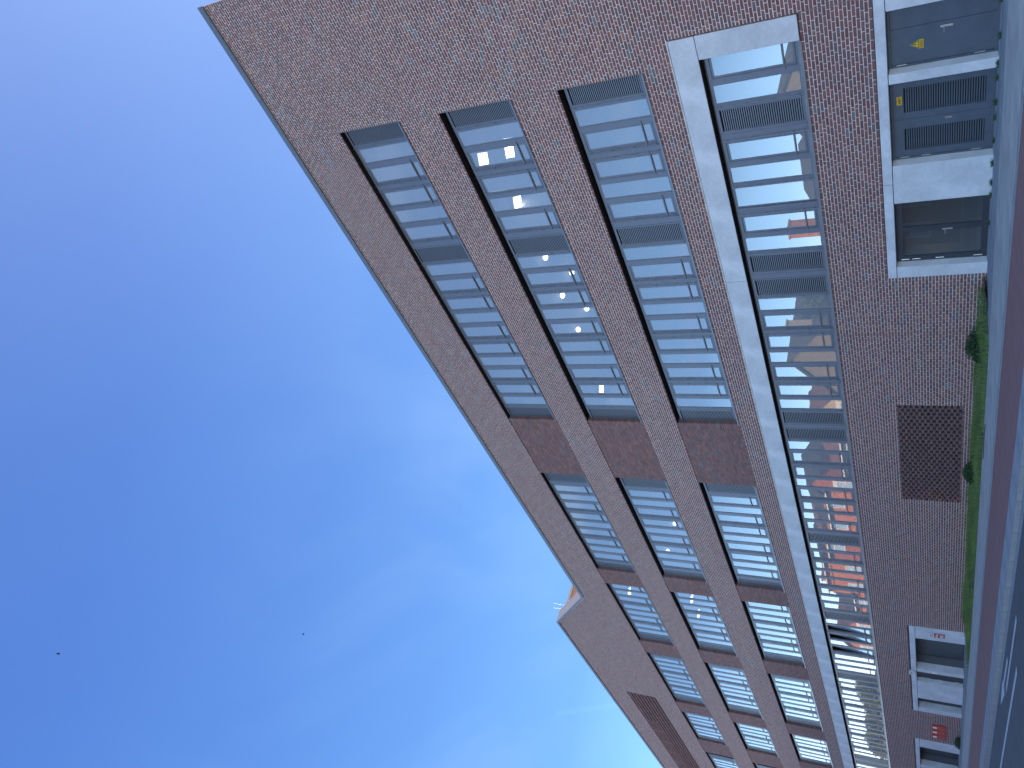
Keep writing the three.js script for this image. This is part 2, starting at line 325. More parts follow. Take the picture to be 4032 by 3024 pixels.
function brickColor(b, col) {
  const grey = b.c > (b.g > .60 ? .90 : .982);
  if (grey) { const k = .85 + b.c2 * .5; return col.setRGB(.225 * k, .185 * k, .178 * k); }
  const k = .80 + b.c2 * .40, hue = (b.c * 37 % 1);
  if (hue < .12) return col.setRGB(.40 * k, .178 * k, .125 * k);
  if (hue > .88) return col.setRGB(.27 * k, .14 * k, .13 * k);
  return b.pier ? col.setRGB(.305 * k, .155 * k, .138 * k) : col.setRGB(.315 * k, .128 * k, .110 * k);
}
const unitBrick = (() => { const g = new THREE.BufferGeometry(), P = [], N = [], UVs = [];   // front, bevels and four sides of a brick, 1 x 1 x 1
  const e = .02, f = .06, face = (a, n, uv) => { for (const i of [0, 1, 2, 0, 2, 3]) { P.push(...a[i]); N.push(...n); UVs.push(...uv[i]); } }, sq = [[0, 0], [1, 0], [1, 1], [0, 1]];
  const F = [[-.5 + e, -.5 + f, 0], [.5 - e, -.5 + f, 0], [.5 - e, .5 - f, 0], [-.5 + e, .5 - f, 0]], O = [[-.5, -.5, -.1], [.5, -.5, -.1], [.5, .5, -.1], [-.5, .5, -.1]], K = O.map(([x, y]) => [x, y, -1]);
  face(F, [0, 0, 1], sq);
  const nn = [[0, -.7, .7], [.7, 0, .7], [0, .7, .7], [-.7, 0, .7]], ns = [[0, -1, 0], [1, 0, 0], [0, 1, 0], [-1, 0, 0]];
  for (let i = 0; i < 4; i++) { const j = (i + 1) % 4; face([O[i], O[j], F[j], F[i]], nn[i], sq); face([K[i], K[j], O[j], O[i]], ns[i], sq); }
  g.setAttribute('position', new THREE.Float32BufferAttribute(P, 3)); g.setAttribute('normal', new THREE.Float32BufferAttribute(N, 3)); g.setAttribute('uv', new THREE.Float32BufferAttribute(UVs, 2)); return g; })();
const PR = (x, y, z) => { const d = V(x, y - EYE, z - DIST), w = d.dot(FWD); return [2016 - FPX * d.dot(UPV) / w, 1512 - FPX * d.dot(RIGHT) / w, w]; };
for (const b of bricks) { const x = (b.x0 + b.x1) / 2, y = (b.y0 + b.y1) / 2, [u, v, w] = PR(x, y, 0); b.size = u > 0 && u < 4032 && v > 0 && v < 3024 ? (b.x1 - b.x0) * (b.y1 - b.y0) * 18 / w / w / Math.hypot(x, y - EYE, 18) : 0; }
const single = new Set(bricks.slice().sort((a, b) => b.size - a.size).slice(0, 300));
const brickMats = [0, 1, 2, 3, 4, 5, 6, 7, 8, 9].map(i => { const m = M.brick.clone(); m.color = brickColor({ c: [.05, .2, .35, .5, .62, .71, .97, .83, .41, .15][i], c2: [.2, .7, .4, .9, .5, .1, .6, .6, .3, .8][i], g: .3 }, new THREE.Color()); return m; });
function placeBricks(list, name, parent) {
  const im = new THREE.InstancedMesh(unitBrick, M.brick, list.length), o = new THREE.Object3D(), col = new THREE.Color();
  list.forEach((b, i) => { o.position.set((b.x0 + b.x1) / 2, (b.y0 + b.y1) / 2, b.z); o.scale.set(b.x1 - b.x0, b.y1 - b.y0, b.d); o.rotation.z = b.d < .05 ? (b.c - .5) * .006 : 0; o.updateMatrix(); im.setMatrixAt(i, o.matrix); im.setColorAt(i, brickColor(b, col)); });
  im.name = name; im.castShadow = im.receiveShadow = true; stuff(im); parent.add(im); return im;
}
for (const b of single) { const m = mesh('brick', unitBrick, brickMats[Math.floor(b.c2 * 9.99)], frontWall); m.position.set((b.x0 + b.x1) / 2, (b.y0 + b.y1) / 2, b.z); m.scale.set(b.x1 - b.x0, b.y1 - b.y0, b.d); }
placeBricks(bricks.filter(b => !single.has(b)), 'brick_courses', frontWall);
// perforated brick screen
const screenMats = [[.25, .145, .13], [.28, .165, .145], [.23, .135, .128], [.26, .16, .15]].map(c => { const m = M.brick.clone(); m.color = C(...c); return m; });
{
  const sc = part('brick_screen', [bx(SCREEN[0], SCREEN[1], SCREEN[2] + .001, SCREEN[2] + .012, -.17, -.05), bx(SCREEN[0], SCREEN[1], SCREEN[3] - .012, SCREEN[3] - .001, -.17, -.05)], M.mortarDark);
  const L = []; let r = 0;
  for (let n = -23; n < -1; n++, r++) for (let i = 0; i < 17; i++) {
    let x1 = SCREEN[1] - i * .3735 - (r % 2 ? .187 : 0) + .018, x0 = x1 - .212; x1 = Math.min(x1, SCREEN[1]); x0 = Math.max(x0, SCREEN[0]); if (x1 - x0 < .05) continue;
    L.push({ x0, x1, y0: YN(n) + .001, y1: YN(n) + .0795, z: -.004 + (rnd() - .5) * .012, d: .14, pier: true, c: rnd() * (rnd() < .04 ? 1 : .94), c2: rnd() * .8, g: .3 });
  }
  L.sort((a, b) => b.x1 - a.x1);
  L.slice(0, 300).forEach((b, i) => { const m = mesh('screen_brick', unitBrick, hash(i, 4, 2) < .95 ? screenMats[Math.floor(b.c2 * 3.99)] : brickMats[6], sc); m.position.set((b.x0 + b.x1) / 2, (b.y0 + b.y1) / 2, b.z); m.scale.set(b.x1 - b.x0, b.y1 - b.y0, b.d); });
  placeBricks(L.slice(300), 'screen_brick_rest', sc);
}
// movement joints in the brickwork
part('movement_joint', [bx(-8.497, -8.485, 2.38, 3.86, -.02, .0035), bx(-9.19, -9.178, 6.84, TOP, -.02, .0035), bx(-18.79, -18.778, 0, 3.86, -.02, .0035), ...[[6.84, 7.61], [9.96, 11.36], [13.71, 15.11], [17.38, TOP]].map(([a, b]) => bx(-18.79, -18.778, a, b, -.02, .0035))], std({ color: C(.26, .19, .17), roughness: .9 }));

// concrete beam with its end post, in lengths with open joints
{
  const xs = [-8.53, -16.32, -23.57, -30.88, -38.25, -45.88, -53.4, -60.9, -68.4, -75.9, -82];
  for (let i = 0; i < xs.length - 1; i++) part('concrete_beam', bx(xs[i + 1] + .012, xs[i] - (i ? .0 : 0), 6.195, 6.822, -.34, .014, .01), M.concreteB);
  part('beam_joints', bx(-82, -8.6, 6.22, 6.80, -.33, -.02), M.joint);
  part('concrete_post', bx(-9.13, -8.525, 3.892, 6.182, -.34, .010, .01), M.concrete);
}

// ---- windows: shared shapes for one storey height of glazing
const HW = 2.315, ZF = -.18, FD = .07;
const frameRect = (w, y0, y1, t, z0, z1, tb = t) => [bx(-w, -w + t, y0, y1, z0, z1), bx(-t, 0, y0, y1, z0, z1), bx(-w + t, -t, y0, y0 + tb, z0, z1), bx(-w + t, -t, y1 - t, y1, z0, z1)];
const SW = .70, PW = .54, LW = .71, Y0 = .12, Y1 = 2.19;
const G = {
  outer: cat(frameRect(SW, Y0, Y1, .045, ZF - FD, ZF)),
  sash: cat([...frameRect(SW - .10, Y0 + .055, Y1 - .055, .05, ZF - FD + .004, ZF - .010), bx(-SW + .10 + .05, -.05, .425, .475, ZF - FD + .008, ZF - .012)]),
  lowPane: new THREE.PlaneGeometry(SW - .2, .425 - Y0 - .105).translate(-(SW - .10) / 2, (.425 + Y0 + .105) / 2, ZF - .022),
  highPane: new THREE.PlaneGeometry(SW - .2, Y1 - .105 - .475).translate(-(SW - .10) / 2, (Y1 - .105 + .475) / 2, ZF - .022),
  bar: cat([bx(-SW - .03, .03, .432, .466, ZF + .006, ZF + .032), bx(-SW - .03, -SW - .01, .438, .460, ZF, ZF + .006), bx(.01, .03, .438, .460, ZF, ZF + .006)]),
  fixed: cat(frameRect(PW, Y0, Y1, .022, ZF - FD, ZF - .004)),
  pane: new THREE.PlaneGeometry(PW - .044, Y1 - Y0 - .044).translate(-PW / 2, (Y0 + Y1) / 2, ZF - .022),
  mull: bx(-.12, 0, Y0 - .02, Y1 + .02, ZF - FD - .02, ZF + .001),
  wide: cat([bx(-.12, .12, Y0 - .02, Y1 + .02, ZF - FD - .02, ZF + .004), bx(-.07, .07, Y0 - .02, Y1 + .02, ZF + .004, ZF + .012)]),
  louvreFrame: cat([...frameRect(LW, Y0, Y1, .045, ZF - FD, ZF + .012), ]),
  louvreBack: bx(-LW + .01, -.01, Y0 + .01, Y1 - .01, ZF - FD - .03, ZF - FD - .01),
  slat: bx(-LW + .045, -.045, -.012, .013, .041, .050),
  rail: cat([cyl(V(0, Y0 - .02, ZF + .045), V(0, Y1 + .03, ZF + .045), .007, .007, 6), ...[.19, .82, 1.45, 2.08].map(y => bx(-.009, .009, y - .012, y + .012, ZF + .004, ZF + .050)), ...[.19, .82, 1.45, 2.08].map(y => bx(-.016, .016, y - .02, y - .012, ZF + .036, ZF + .054))]),
};
const NS = 36; const slatY = i => Y0 + .075 + i * (Y1 - Y0 - .13) / NS;
G.slats = cat(Array.from({ length: NS }, (_, i) => G.slat.clone().translate(0, slatY(i), ZF - .042)));
let slatSingles = 0;
function windowUnit(type, x, y, opt = {}) {
  if (type === 'S') {
    const w = partAt('window', G.outer, M.frame, x, y, 0);
    const tilt = o => { if (opt.tilt) { o.position.set(-.05, Y0, ZF - .05); o.rotation.x = -opt.tilt; o.geometry = o.geometry.clone().translate(0, -Y0, -(ZF - .05)); } else o.position.x = -.05; return o; };
    tilt(mesh('sash', G.sash, M.frame, w)); tilt(mesh('pane', G.lowPane, M.glass, w)); tilt(mesh('pane', G.highPane, M.glass, w));
    mesh('safety_bar', G.bar, M.frame, w);
  } else if (type === 'P') { const w = partAt('window', G.fixed, M.frame, x, y, 0); mesh('pane', G.pane, M.glass, w); }
  else {
    const l = partAt('louvre', G.louvreFrame, M.frame, x, y, 0); mesh('louvre_back', G.louvreBack, M.void, l);
    if (opt.single && slatSingles < 288) { for (let i = 0; i < NS; i++) { const s = mesh('slat', G.slat, M.louvre, l); s.position.set(0, slatY(i), ZF - .042); } slatSingles += NS; }
    else stuff(mesh('slat_bank', G.slats, M.louvre, l));
  }
}
function module(k, types, y, opt = {}) {
  const x0 = gx(k), f = (gx(k) - gx(k + 1)) / 2.43;
  const slots = [.125, .945, 1.605];
  types.forEach((t, i) => {
    if (!t) return;
    let x = x0 - slots[i] * f;
    if (t === 'P') x = x0 - .945 * f; else if (i === 1) x = x0 - .86 * f;
    windowUnit(t, x, y, { tilt: opt.tilt?.[i], single: opt.single?.[i] });
    if (t === 'P') { partAt('mullion', G.mull, M.frame, x + .12, y, 0); partAt('mullion', G.mull, M.frame, x - PW, y, 0); }
    if (t === 'L' && types[1]) partAt('guide_rail', G.rail, M.frameLight, i === 0 ? x - LW - .045 : x + .045, y, 0);
  });
}
function seam(k, y, a = true, b = true) { const x = gx(k); partAt('mullion', G.wide, M.frame, x, y, 0); if (a) partAt('guide_rail', G.rail, M.frameLight, x + .105, y, 0); if (b) partAt('guide_rail', G.rail, M.frameLight, x - .105, y, 0); }
const SPS = ['S', 'P', 'S'], SPL = ['S', 'P', 'L'], LPS = ['L', 'P', 'S'], SPP = ['S', 'P', 'P'];
function bayTrim(x1, x0, y, yTop) {
  part('sill', [bx(x0 + .003, x1 - .003, y + .012, y + .030, -.30, .028), bx(x0 + .003, x1 - .003, y - .012, y + .012, .020, .028), bx(x0 + .003, x1 - .003, y + .03, y + .125, -.30, ZF - .004)], M.frameLight);
  part('soffit', bx(x0 + .003, x1 - .003, yTop - .004, yTop + .03, -.384, -.012), M.void);  // near-black sheet: shade of the blind pocket painted over the window head
  part('head_rail', [bx(x0 + .003, x1 - .003, y + 2.17, y + 2.235, -.30, ZF - .012), bx(x0 + .003, x1 - .003, y + 2.235, yTop + .004, -.42, -.36)], M.frame);
}
ROWS.forEach(([y, yTop], r) => {
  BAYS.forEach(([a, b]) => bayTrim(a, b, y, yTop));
  const one = r < 3 ? [true] : [];
  module(0, LPS, y, { single: one }); module(1, SPS, y); module(2, LPS, y, { single: r === 0 ? one : [] }); module(3, SPS, y); module(4, SPS, y); module(5, SPL, y);
  seam(1, y, true, true); seam(2, y, true, false); seam(3, y); seam(4, y); seam(5, y);
  module(7, [, , 'L'], y); for (const k of [8, 9, 10]) module(k, SPS, y); module(11, ['L'], y);
  seam(8, y, false, true); seam(9, y); seam(10, y); seam(11, y, true, false);
  module(12, SPS, y); module(13, SPS, y); module(14, SPL, y); seam(13, y); seam(14, y);
  module(15, [, , 'L'], y); module(16, SPS, y); module(17, SPS, y); module(18, SPL, y); seam(16, y, false); seam(17, y); seam(18, y);
  module(19, [, , 'L'], y); module(20, SPS, y); module(21, SPS, y); module(22, ['L'], y); seam(20, y, false); seam(21, y); seam(22, y, true, false);
  module(23, [, , 'L'], y); for (const k of [24, 25, 26, 27]) { module(k, SPS, y); seam(k, y); }
});
{
  const y = RIB[0];
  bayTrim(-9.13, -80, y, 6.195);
  const seq = { 0: SPL, 1: SPP, 2: SPL, 3: LPS, 5: SPL, 6: LPS, 9: LPS, 12: LPS, 15: LPS, 20: SPL, 21: LPS, 25: SPL };
  for (let k = 0; k < 28; k++) {
    const s = seq[k] || SPS, o = {};
    if (k === 0 || k === 2) o.single = [, , true]; if (k === 3 || k === 6) o.single = [true];
    if (k === 12) o.tilt = [, , .10]; if (k === 13) o.tilt = [.12, , .11];
    if (s === SPP) { module(k, ['S', 'P'], y); const x = gx(k) - 1.615; const w = partAt('window', G.fixed, M.frame, x, y, 0); mesh('pane', G.pane, M.glass, w); w.scale.x = 1.27; partAt('guide_rail', G.rail, M.frameLight, x + .03, y, 0); }
    else module(k, s, y, o);
    if (k) seam(k, y, s[0] !== 'L' && (seq[k - 1] || SPS)[2] !== 'L', s[0] !== 'L');
  }
}
// ---- rooms behind the glazing, floors, roof and the other walls
{
  const x0 = -82, x1 = -9.02, Z0 = -.392, Z1 = -7;
  part('floor_slab', [[2.75, 3.30], [6.55, 7.10], [10.12, 10.75], [13.86, 14.5], [17.52, 17.9]].map(([a, b]) => bx(x0, x1, a, b, Z1, Z0)), M.room);
  part('inner_wall', [bx(x0, x1 + .2, 2.75, 17.9, Z1 - .2, Z1 - .001), bx(x1 + .001, x1 + .2, 2.75, 17.9, Z1, Z0)], M.room);
  for (const xp of [-14.1, -23.55 - 1.2, -30.9, -37.3, -46.5, -56.4, -65]) part('partition_wall', [[3.301, 6.549], [7.101, 10.119], [10.751, 13.859], [14.501, 17.519]].map(([a, b]) => bx(xp - .06, xp + .06, a, b, Z1 + .001, Z0 - .03)), M.room);
  // slanting end wall, back wall and roofs
  const s = new THREE.Shape([[XR - .27, .389], [XR - .27 - .60 * 13.6, 14], [XR - .70 - .60 * 13.6, 14], [XR - .70, .389]].map(a => new THREE.Vector2(...a)));
  const g = new THREE.ExtrudeGeometry(s, { depth: TOP + .3, bevelEnabled: false }); g.rotateX(-Math.PI / 2); g.translate(0, -.3, 0);
  part('end_wall', planarUV(g), std({ color: C(.22, .10, .085), map: T.mortar, roughness: .9 }));
  part('rear_wall', [bx(XL, -13.2, -.3, TOP, -14.3, -14.001), bx(XL, XL + .3, -.3, TOP2 - .3, -14, -.389), bx(-45.0, -44.99, 0, .1, -14, -13)], M.mortarDark);
  const r = new THREE.Shape([[XR - .3, .40], [XR - .45 - .60 * 13.4, 13.9], [-44.9, 13.9], [-44.9, .40]].map(a => new THREE.Vector2(...a)));
  const rg = new THREE.ExtrudeGeometry(r, { depth: .3, bevelEnabled: false }); rg.rotateX(-Math.PI / 2); rg.translate(0, 18.85, 0);
  part('flat_roof', planarUV(rg), M.roof);
  part('high_roof', bx(XL, -45.01, 22.0, 22.3, -13.9, -.39), M.roof);
}
// the higher block behind the sloping parapet: its end wall stands in the sun
{
  const w = part('upper_wall', bx(-45.30, -45.008, 19.15, 22.40, -12, -.80), std({ color: C(.62, .45, .34), map: T.mortar, roughness: .95 }));
  const list = []; for (let n = 201; n < 240; n++) for (let i = 0; i < 44; i++) { const z1 = -.82 - i * .25 - (n % 2) * .125; if (YN(n) + .08 > 22.38 || z1 - .24 < -12) continue; list.push([z1, YN(n)]); }
  const im = new THREE.InstancedMesh(unitBrick, M.brick, list.length), o = new THREE.Object3D(), col = new THREE.Color();
  list.forEach(([z, y], i) => { o.position.set(-45.0, y + .04, z - .12); o.rotation.set(0, Math.PI / 2, 0); o.scale.set(.238, .0715, .02); o.updateMatrix(); im.setMatrixAt(i, o.matrix); const k = .75 + rnd() * .5; im.setColorAt(i, col.setRGB(.34 * k, .15 * k, .085 * k)); });
  im.name = 'upper_wall_bricks'; im.castShadow = im.receiveShadow = true; stuff(im); w.add(im);
  part('upper_coping', bx(-45.36, -44.96, 22.40, 22.56, -12, -.80), M.coping);
}
// parapet backs and metal copings
{
  part('parapet', bx(-44.6, XR - .5, 19.0, 19.36, -.75, -.39), M.mortarDark);
  const s = new THREE.Shape([[XN + .2, 19.2], [XN, 19.37], [XN2, TOP2 - .03], [-46, TOP2 - .03], [-46, 19.2]].map(a => new THREE.Vector2(...a)));
  const g = new THREE.ExtrudeGeometry(s, { depth: .36, bevelEnabled: false }); g.translate(0, 0, -.752); part('gable_parapet', planarUV(g), M.mortarDark);
  // straight lengths
  const lens = []; for (let x = XR + .03; x > XN + .02; x -= 3) lens.push([x, Math.max(XN + .012, x - 3)]);
  { const [a, b] = lens.shift(); for (const [y0, y1, z0, z1] of [[19.40, 19.57, -.80, .055], [19.375, 19.40, .035, .05]]) { const cs = new THREE.Shape([[a, -z1], [a - (z1 - z0) * .6, -z0], [b + .003, -z0], [b + .003, -z1]].map(q => new THREE.Vector2(...q))); const cg = new THREE.ExtrudeGeometry(cs, { depth: y1 - y0, bevelEnabled: false }); cg.rotateX(-Math.PI / 2); cg.translate(0, y0, 0); part(z1 > .052 ? 'coping' : 'drip_edge', planarUV(cg), M.coping); } }
  for (const [a, b] of lens) part('coping', [bx(b + .003, a, 19.40, 19.57, -.80, .055, .006), bx(b + .003, a, 19.375, 19.40, .035, .05)], M.coping);
  for (let x = XN2 - .06; x > XL; x -= 3) part('coping', bx(Math.max(XL, x - 3) + .003, x, 22.53, 22.70, -.80, .055, .006), M.coping);
  const sl = new THREE.Shape([[XN + .02, 19.395], [XN + .02, 19.57], [XN2 - .06, 22.70], [XN2 - .06, 22.525]].map(a => new THREE.Vector2(...a)));
  const cg = new THREE.ExtrudeGeometry(sl, { depth: .86, bevelEnabled: true, bevelSize: .004, bevelThickness: .004, bevelSegments: 1 }); cg.translate(0, 0, -.803);
  part('sloping_coping', planarUV(cg), M.coping);
}
for (const [x, y0, y1, i] of [[-44.23, 22.3, 23.05, 0], [-44.92, 22.7, 23.35, 1]])
  tag(mesh('lightning_rod', cyl(V(x, y0, -.98), V(x + .03, y1, -.98), .012, .006, 6), M.steel), i ? 'thin lightning rod at the top of the sloping roof edge, the left one' : 'thin lightning rod on the sloping roof edge, the right one nearer the sunlit wall', 'lightning rod');

// ---- doors
const ZD = -.28;
function doorGroup(x1, x0, posts, y0 = 0, lintY = [2.142, 2.362], joints = []) {
  const xs = [x1, ...joints, x0];
  for (let i = 0; i < xs.length - 1; i++) part('lintel', bx(xs[i + 1] + (i < xs.length - 2 ? .012 : 0), xs[i], lintY[0], lintY[1], -.36, .016, .008), M.concreteB);
  for (const [a, b] of posts) part('concrete_post', bx(b, a, y0 - .05, lintY[0] - .014, -.36, .010, .008), M.concreteB);
  part('threshold', bx(x0, x1, -.08, .012, -.9, -.04), M.paver);
}
doorGroup(-7.4, -16.53, [[-7.4, -8.88], [-10.36, -10.60], [-12.82, -13.97], [-16.14, -16.53]], 0, [2.142, 2.362], [-13.37]);
part('door_surround', [bx(-13.15, -7.4, -.1, 2.36, -.9, -.45)], M.roomDark);
const handleGeo = cat([bx(-.022, .022, -.12, .12, 0, .008, .003), cyl(V(0, .05, .008), V(0, .05, .055), .011, .011, 8), cyl(V(0, .05, .05), V(-.12, .05, .05), .010, .010, 8), bx(-.016, .016, -.085, -.05, .008, .014)]);
function hingeSet(d, x, ys) { for (const y of ys) { const h = mesh('hinge', cyl(V(0, -.10, 0), V(0, .10, 0), .012, .012, 8), M.steel, d); h.position.set(x, y, .02); } }
// solid double door on the right
{
  const d = partAt('door', [bx(-1.48, 0, .0, 2.13, -.10, -.03), ...frameRect(1.48, .012, 2.13, .055, -.03, .03).map(g => g)], M.door, -8.88, 0, ZD);
  mesh('door_leaf', bx(-.575, -.058, .03, 2.07, -.028, .014, .004), M.door, d); mesh('door_leaf', bx(-1.42, -.583, .03, 2.07, -.028, .014, .004), M.door, d);
  const h = mesh('handle', handleGeo, M.steel, d); h.position.set(-.70, .98, .014);
  hingeSet(d, -1.435, [1.86, .35]);
}
// louvred double door
{
  const d = partAt('door', [bx(-2.22, 0, .0, 2.13, -.10, -.03), ...frameRect(2.22, .012, 2.13, .055, -.03, .03)], M.door, -10.60, 0, ZD);
  const leaf = (a, b, la, lb) => { mesh('door_leaf', [bx(a, la, .03, 2.07, -.028, .014), bx(lb, b, .03, 2.07, -.028, .014), bx(la, lb, .03, .20, -.028, .014), bx(la, lb, 1.85, 2.07, -.028, .014)], M.door, d);
    const n = 33; const sg = bx(0, lb - la - .004, 0, .026, .012, .030);  for (let i = 0; i < n; i++) { const s = mesh('door_slat', sg, M.door, d); s.position.set(la + .002, .215 + i * (1.62 / n), -.018); } };
  mesh('louvre_back', [bx(-.945, -.305, .19, 1.86, -.0295, -.026), bx(-1.985, -1.385, .19, 1.86, -.0295, -.026)], M.void, d);
  leaf(-1.125, -.058, -.945, -.305); leaf(-2.162, -1.131, -1.985, -1.385);
  const h = mesh('handle', handleGeo, M.steel, d); h.position.set(-1.225, .93, .014); h.scale.set(.9, .6, 1);
  hingeSet(d, -2.175, [1.86, 1.40, .35]);
}
// glazed double door
{
  const d = partAt('door', [...frameRect(2.17, .012, 2.13, .09, -.07, .0), bx(-2.17, 0, 2.05, 2.13, -.08, .002)], M.doorGlassFrame, -13.97, 0, ZD + .05);
  const leaf = (a, b) => { const w = b - a; const l = mesh('door_leaf', frameRect(w, .03, 2.05, .085, -.05, .008, .13), M.doorGlassFrame, d); l.position.x = b; const p = mesh('pane', new THREE.PlaneGeometry(w - .16, 1.81), M.doorGlass, d); p.position.set((a + b) / 2, 1.065, -.02); };
  leaf(-1.077, -.092); leaf(-2.078, -1.083);
  const h = mesh('handle', handleGeo, M.steel, d); h.position.set(-1.13, .93, .010);
  hingeSet(d, -2.09, [1.93, 1.66, 1.10, .22]);
  part('lobby', [bx(-16.1, -13.2, 0, 2.14, -4.2, -4.0), bx(-13.4, -13.2, 0, 2.14, -4, -.45), bx(-16.3, -16.1, 0, 2.14, -4, -.45), bx(-16.3, -13.2, 2.14, 2.3, -4, -.36), bx(-16.3, -13.2, -.2, -.02, -4, -.30)], M.room);
}
// second group: roller shutter bay, plain door, wide post, small bay
doorGroup(-38.4, -49.0, [[-38.4, -39.66], [-43.20, -43.58], [-44.83, -47.10], [-48.45, -49.0]], -.05, [2.085, 2.33]);
function shutterBay(x1, x0, depth) {
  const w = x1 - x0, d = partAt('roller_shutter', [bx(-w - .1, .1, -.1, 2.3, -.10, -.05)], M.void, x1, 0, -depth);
  for (let i = 0; i < 21; i++) { const s = mesh('shutter_slat', bx(-w, 0, 0, .094, -.05, 0, .008), M.shutter, d); s.position.y = .03 + i * .1; }
  partAt('bay_lining', [bx(-w - .12, -w - .02, -.1, 2.3, 0, depth - .36), bx(.02, .12, -.1, 2.3, 0, depth - .36), bx(-w - .12, .12, 2.1, 2.3, 0, depth - .36)], M.roomDark, x1, 0, -depth);
  return d;
}
const sh1 = shutterBay(-39.66, -43.20, .78); shutterBay(-47.10, -48.45, .78);
for (let i = 0; i < 11; i++) { const v = mesh('vent_slot', bx(-.055, 0, 0, .05, 0, .012), M.white, sh1); v.position.set(-.28 - i * .118, 1.90, .004); }
{
  const d = partAt('door', frameRect(1.25, .0, 2.09, .07, -.08, .0), M.doorGlassFrame, -43.58, 0, ZD + .05);
  mesh('door_leaf', bx(-1.178, -.072, .02, 2.02, -.06, -.006), M.doorGlassFrame, d);
  hingeSet(d, -1.18, [1.80, 1.58, 1.05, .25]);
  const h = mesh('handle', handleGeo, M.steel, d); h.position.set(-.16, .95, -.004);
}
doorGroup(-53.5, -64.5, [[-53.5, -54.86], [-58.2, -58.75], [-63.2, -64.5]], -.05, [2.10, 2.33]);
shutterBay(-54.86, -58.2, .78); shutterBay(-58.75, -63.2, .78);
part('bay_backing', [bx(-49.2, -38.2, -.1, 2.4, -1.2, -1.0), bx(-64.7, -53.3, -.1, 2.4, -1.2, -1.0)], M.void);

// ---------------------------------------------------------------- things fixed to the building
function canvasMat(w, h, draw, rough = .5) { const c = document.createElement('canvas'); c.width = w; c.height = h; const x = c.getContext('2d'); draw(x, w, h); const t = new THREE.CanvasTexture(c); t.colorSpace = THREE.SRGBColorSpace; t.magFilter = THREE.LinearFilter; return std({ map: t, roughness: rough }); }
function plate(name, label, category, x, y, z, w, h, t, mat, backMat) {
  const g = thing(name, label, category, x, y, z);
  mesh('backing', bx(-w / 2 - .004, w / 2 + .004, -h / 2 - .004, h / 2 + .004, 0, t, Math.min(.003, t / 3)), backMat || M.black, g);
  const f = mesh('face', new THREE.PlaneGeometry(w, h), mat, g); f.position.z = t + .0015; return g;
}
plate('number_plate', 'small yellow plate reading 5481 on the grey louvred door', 'number plate', -11.215, 1.94, ZD + .016, .21, .10, .004, canvasMat(256, 122, (x, w, h) => { x.fillStyle = '#e0ad18'; x.fillRect(0, 0, w, h); x.fillStyle = '#161410'; x.font = 'bold 96px sans-serif'; x.textAlign = 'center'; x.textBaseline = 'middle'; x.fillText('5481', w / 2, h / 2 + 4); }), M.yellow);
{
  const g = thing('warning_sign', 'yellow triangular high voltage warning sign on the solid grey door', 'sign', -9.885, 1.565, ZD + .016);
  const tri = (r, z, d, m, n) => { const s = new THREE.Shape([[-r * .866, -r * .5], [r * .866, -r * .5], [0, r]].map(a => new THREE.Vector2(...a))); const o = mesh(n, new THREE.ExtrudeGeometry(s, { depth: d, bevelEnabled: false }), m, g); o.position.z = z; return o; };
  tri(.122, 0, .003, M.yellow, 'plate'); tri(.106, .0045, .001, M.black, 'border'); tri(.082, .007, .001, M.yellow, 'field');
  const b = new THREE.Shape([[.006, .055], [-.022, .005], [-.002, .008], [-.012, -.032], [.022, .018], [.003, .014], [.020, .055]].map(a => new THREE.Vector2(...a)));
  const bo = mesh('bolt_symbol', new THREE.ExtrudeGeometry(b, { depth: .001, bevelEnabled: false }), M.black, g); bo.position.z = .0095;
  const t = mesh('text_plate', [bx(-.105, .105, -.145, -.066, 0, .003)], M.yellow, g);
  const tf = mesh('text_face', new THREE.PlaneGeometry(.20, .072), canvasMat(256, 92, (x, w, h) => { x.fillStyle = '#dda914'; x.fillRect(0, 0, w, h); x.fillStyle = '#5b4a16'; for (let i = 0; i < 4; i++) x.fillRect(14, 12 + i * 20, w - 28 - (i % 2) * 30, 8); }), g); tf.position.set(0, -.1055, .0045);
}
plate('information_sign', 'tall framed sign with white head and red lower field on the concrete post', 'sign', -39.06, 1.17, .012, .43, .63, .012, canvasMat(215, 315, (x, w, h) => {
  x.fillStyle = '#a8352c'; x.fillRect(0, 0, w, h); x.fillStyle = '#dfe3e4'; x.fillRect(0, 0, w, 92); x.fillStyle = '#59636c'; x.fillRect(16, 22, w - 50, 20); x.fillRect(16, 56, w - 34, 12);
  x.fillStyle = '#f0e9e4'; x.beginPath(); x.ellipse(56, 150, 34, 24, 0, 0, 7); x.fill(); x.fillStyle = '#a8352c'; x.fillRect(40, 143, 32, 12); x.fillStyle = '#f0e9e4'; x.beginPath(); x.moveTo(118, 178); x.lineTo(150, 124); x.lineTo(186, 178); x.fill();
  x.fillRect(30, 222, 74, 62); x.fillStyle = '#8a929a'; x.fillRect(40, 236, 52, 30); x.strokeStyle = '#f0e9e4'; x.lineWidth = 9; x.beginPath(); x.ellipse(154, 254, 32, 28, 0, 0, 7); x.stroke();
}), M.frame);
{
  const g = thing('wall_luminaire', 'small pale boxy light fixed across the lintel of the shutter bay', 'wall light', -43.60, 2.26, .016);
  mesh('housing', bx(-.20, .17, -.14, .16, 0, .12, .012), std({ color: C(.56, .60, .56), roughness: .5 }), g); mesh('bracket', bx(-.19, .16, .16, .19, 0, .05, .004), M.joint, g);
  const l = mesh('label_marks', [bx(-.12, -.06, .05, .09, .1205, .123), bx(-.02, .02, -.02, .09, .1205, .123), bx(.06, .10, .02, .07, .1205, .123)], M.joint, g);
}
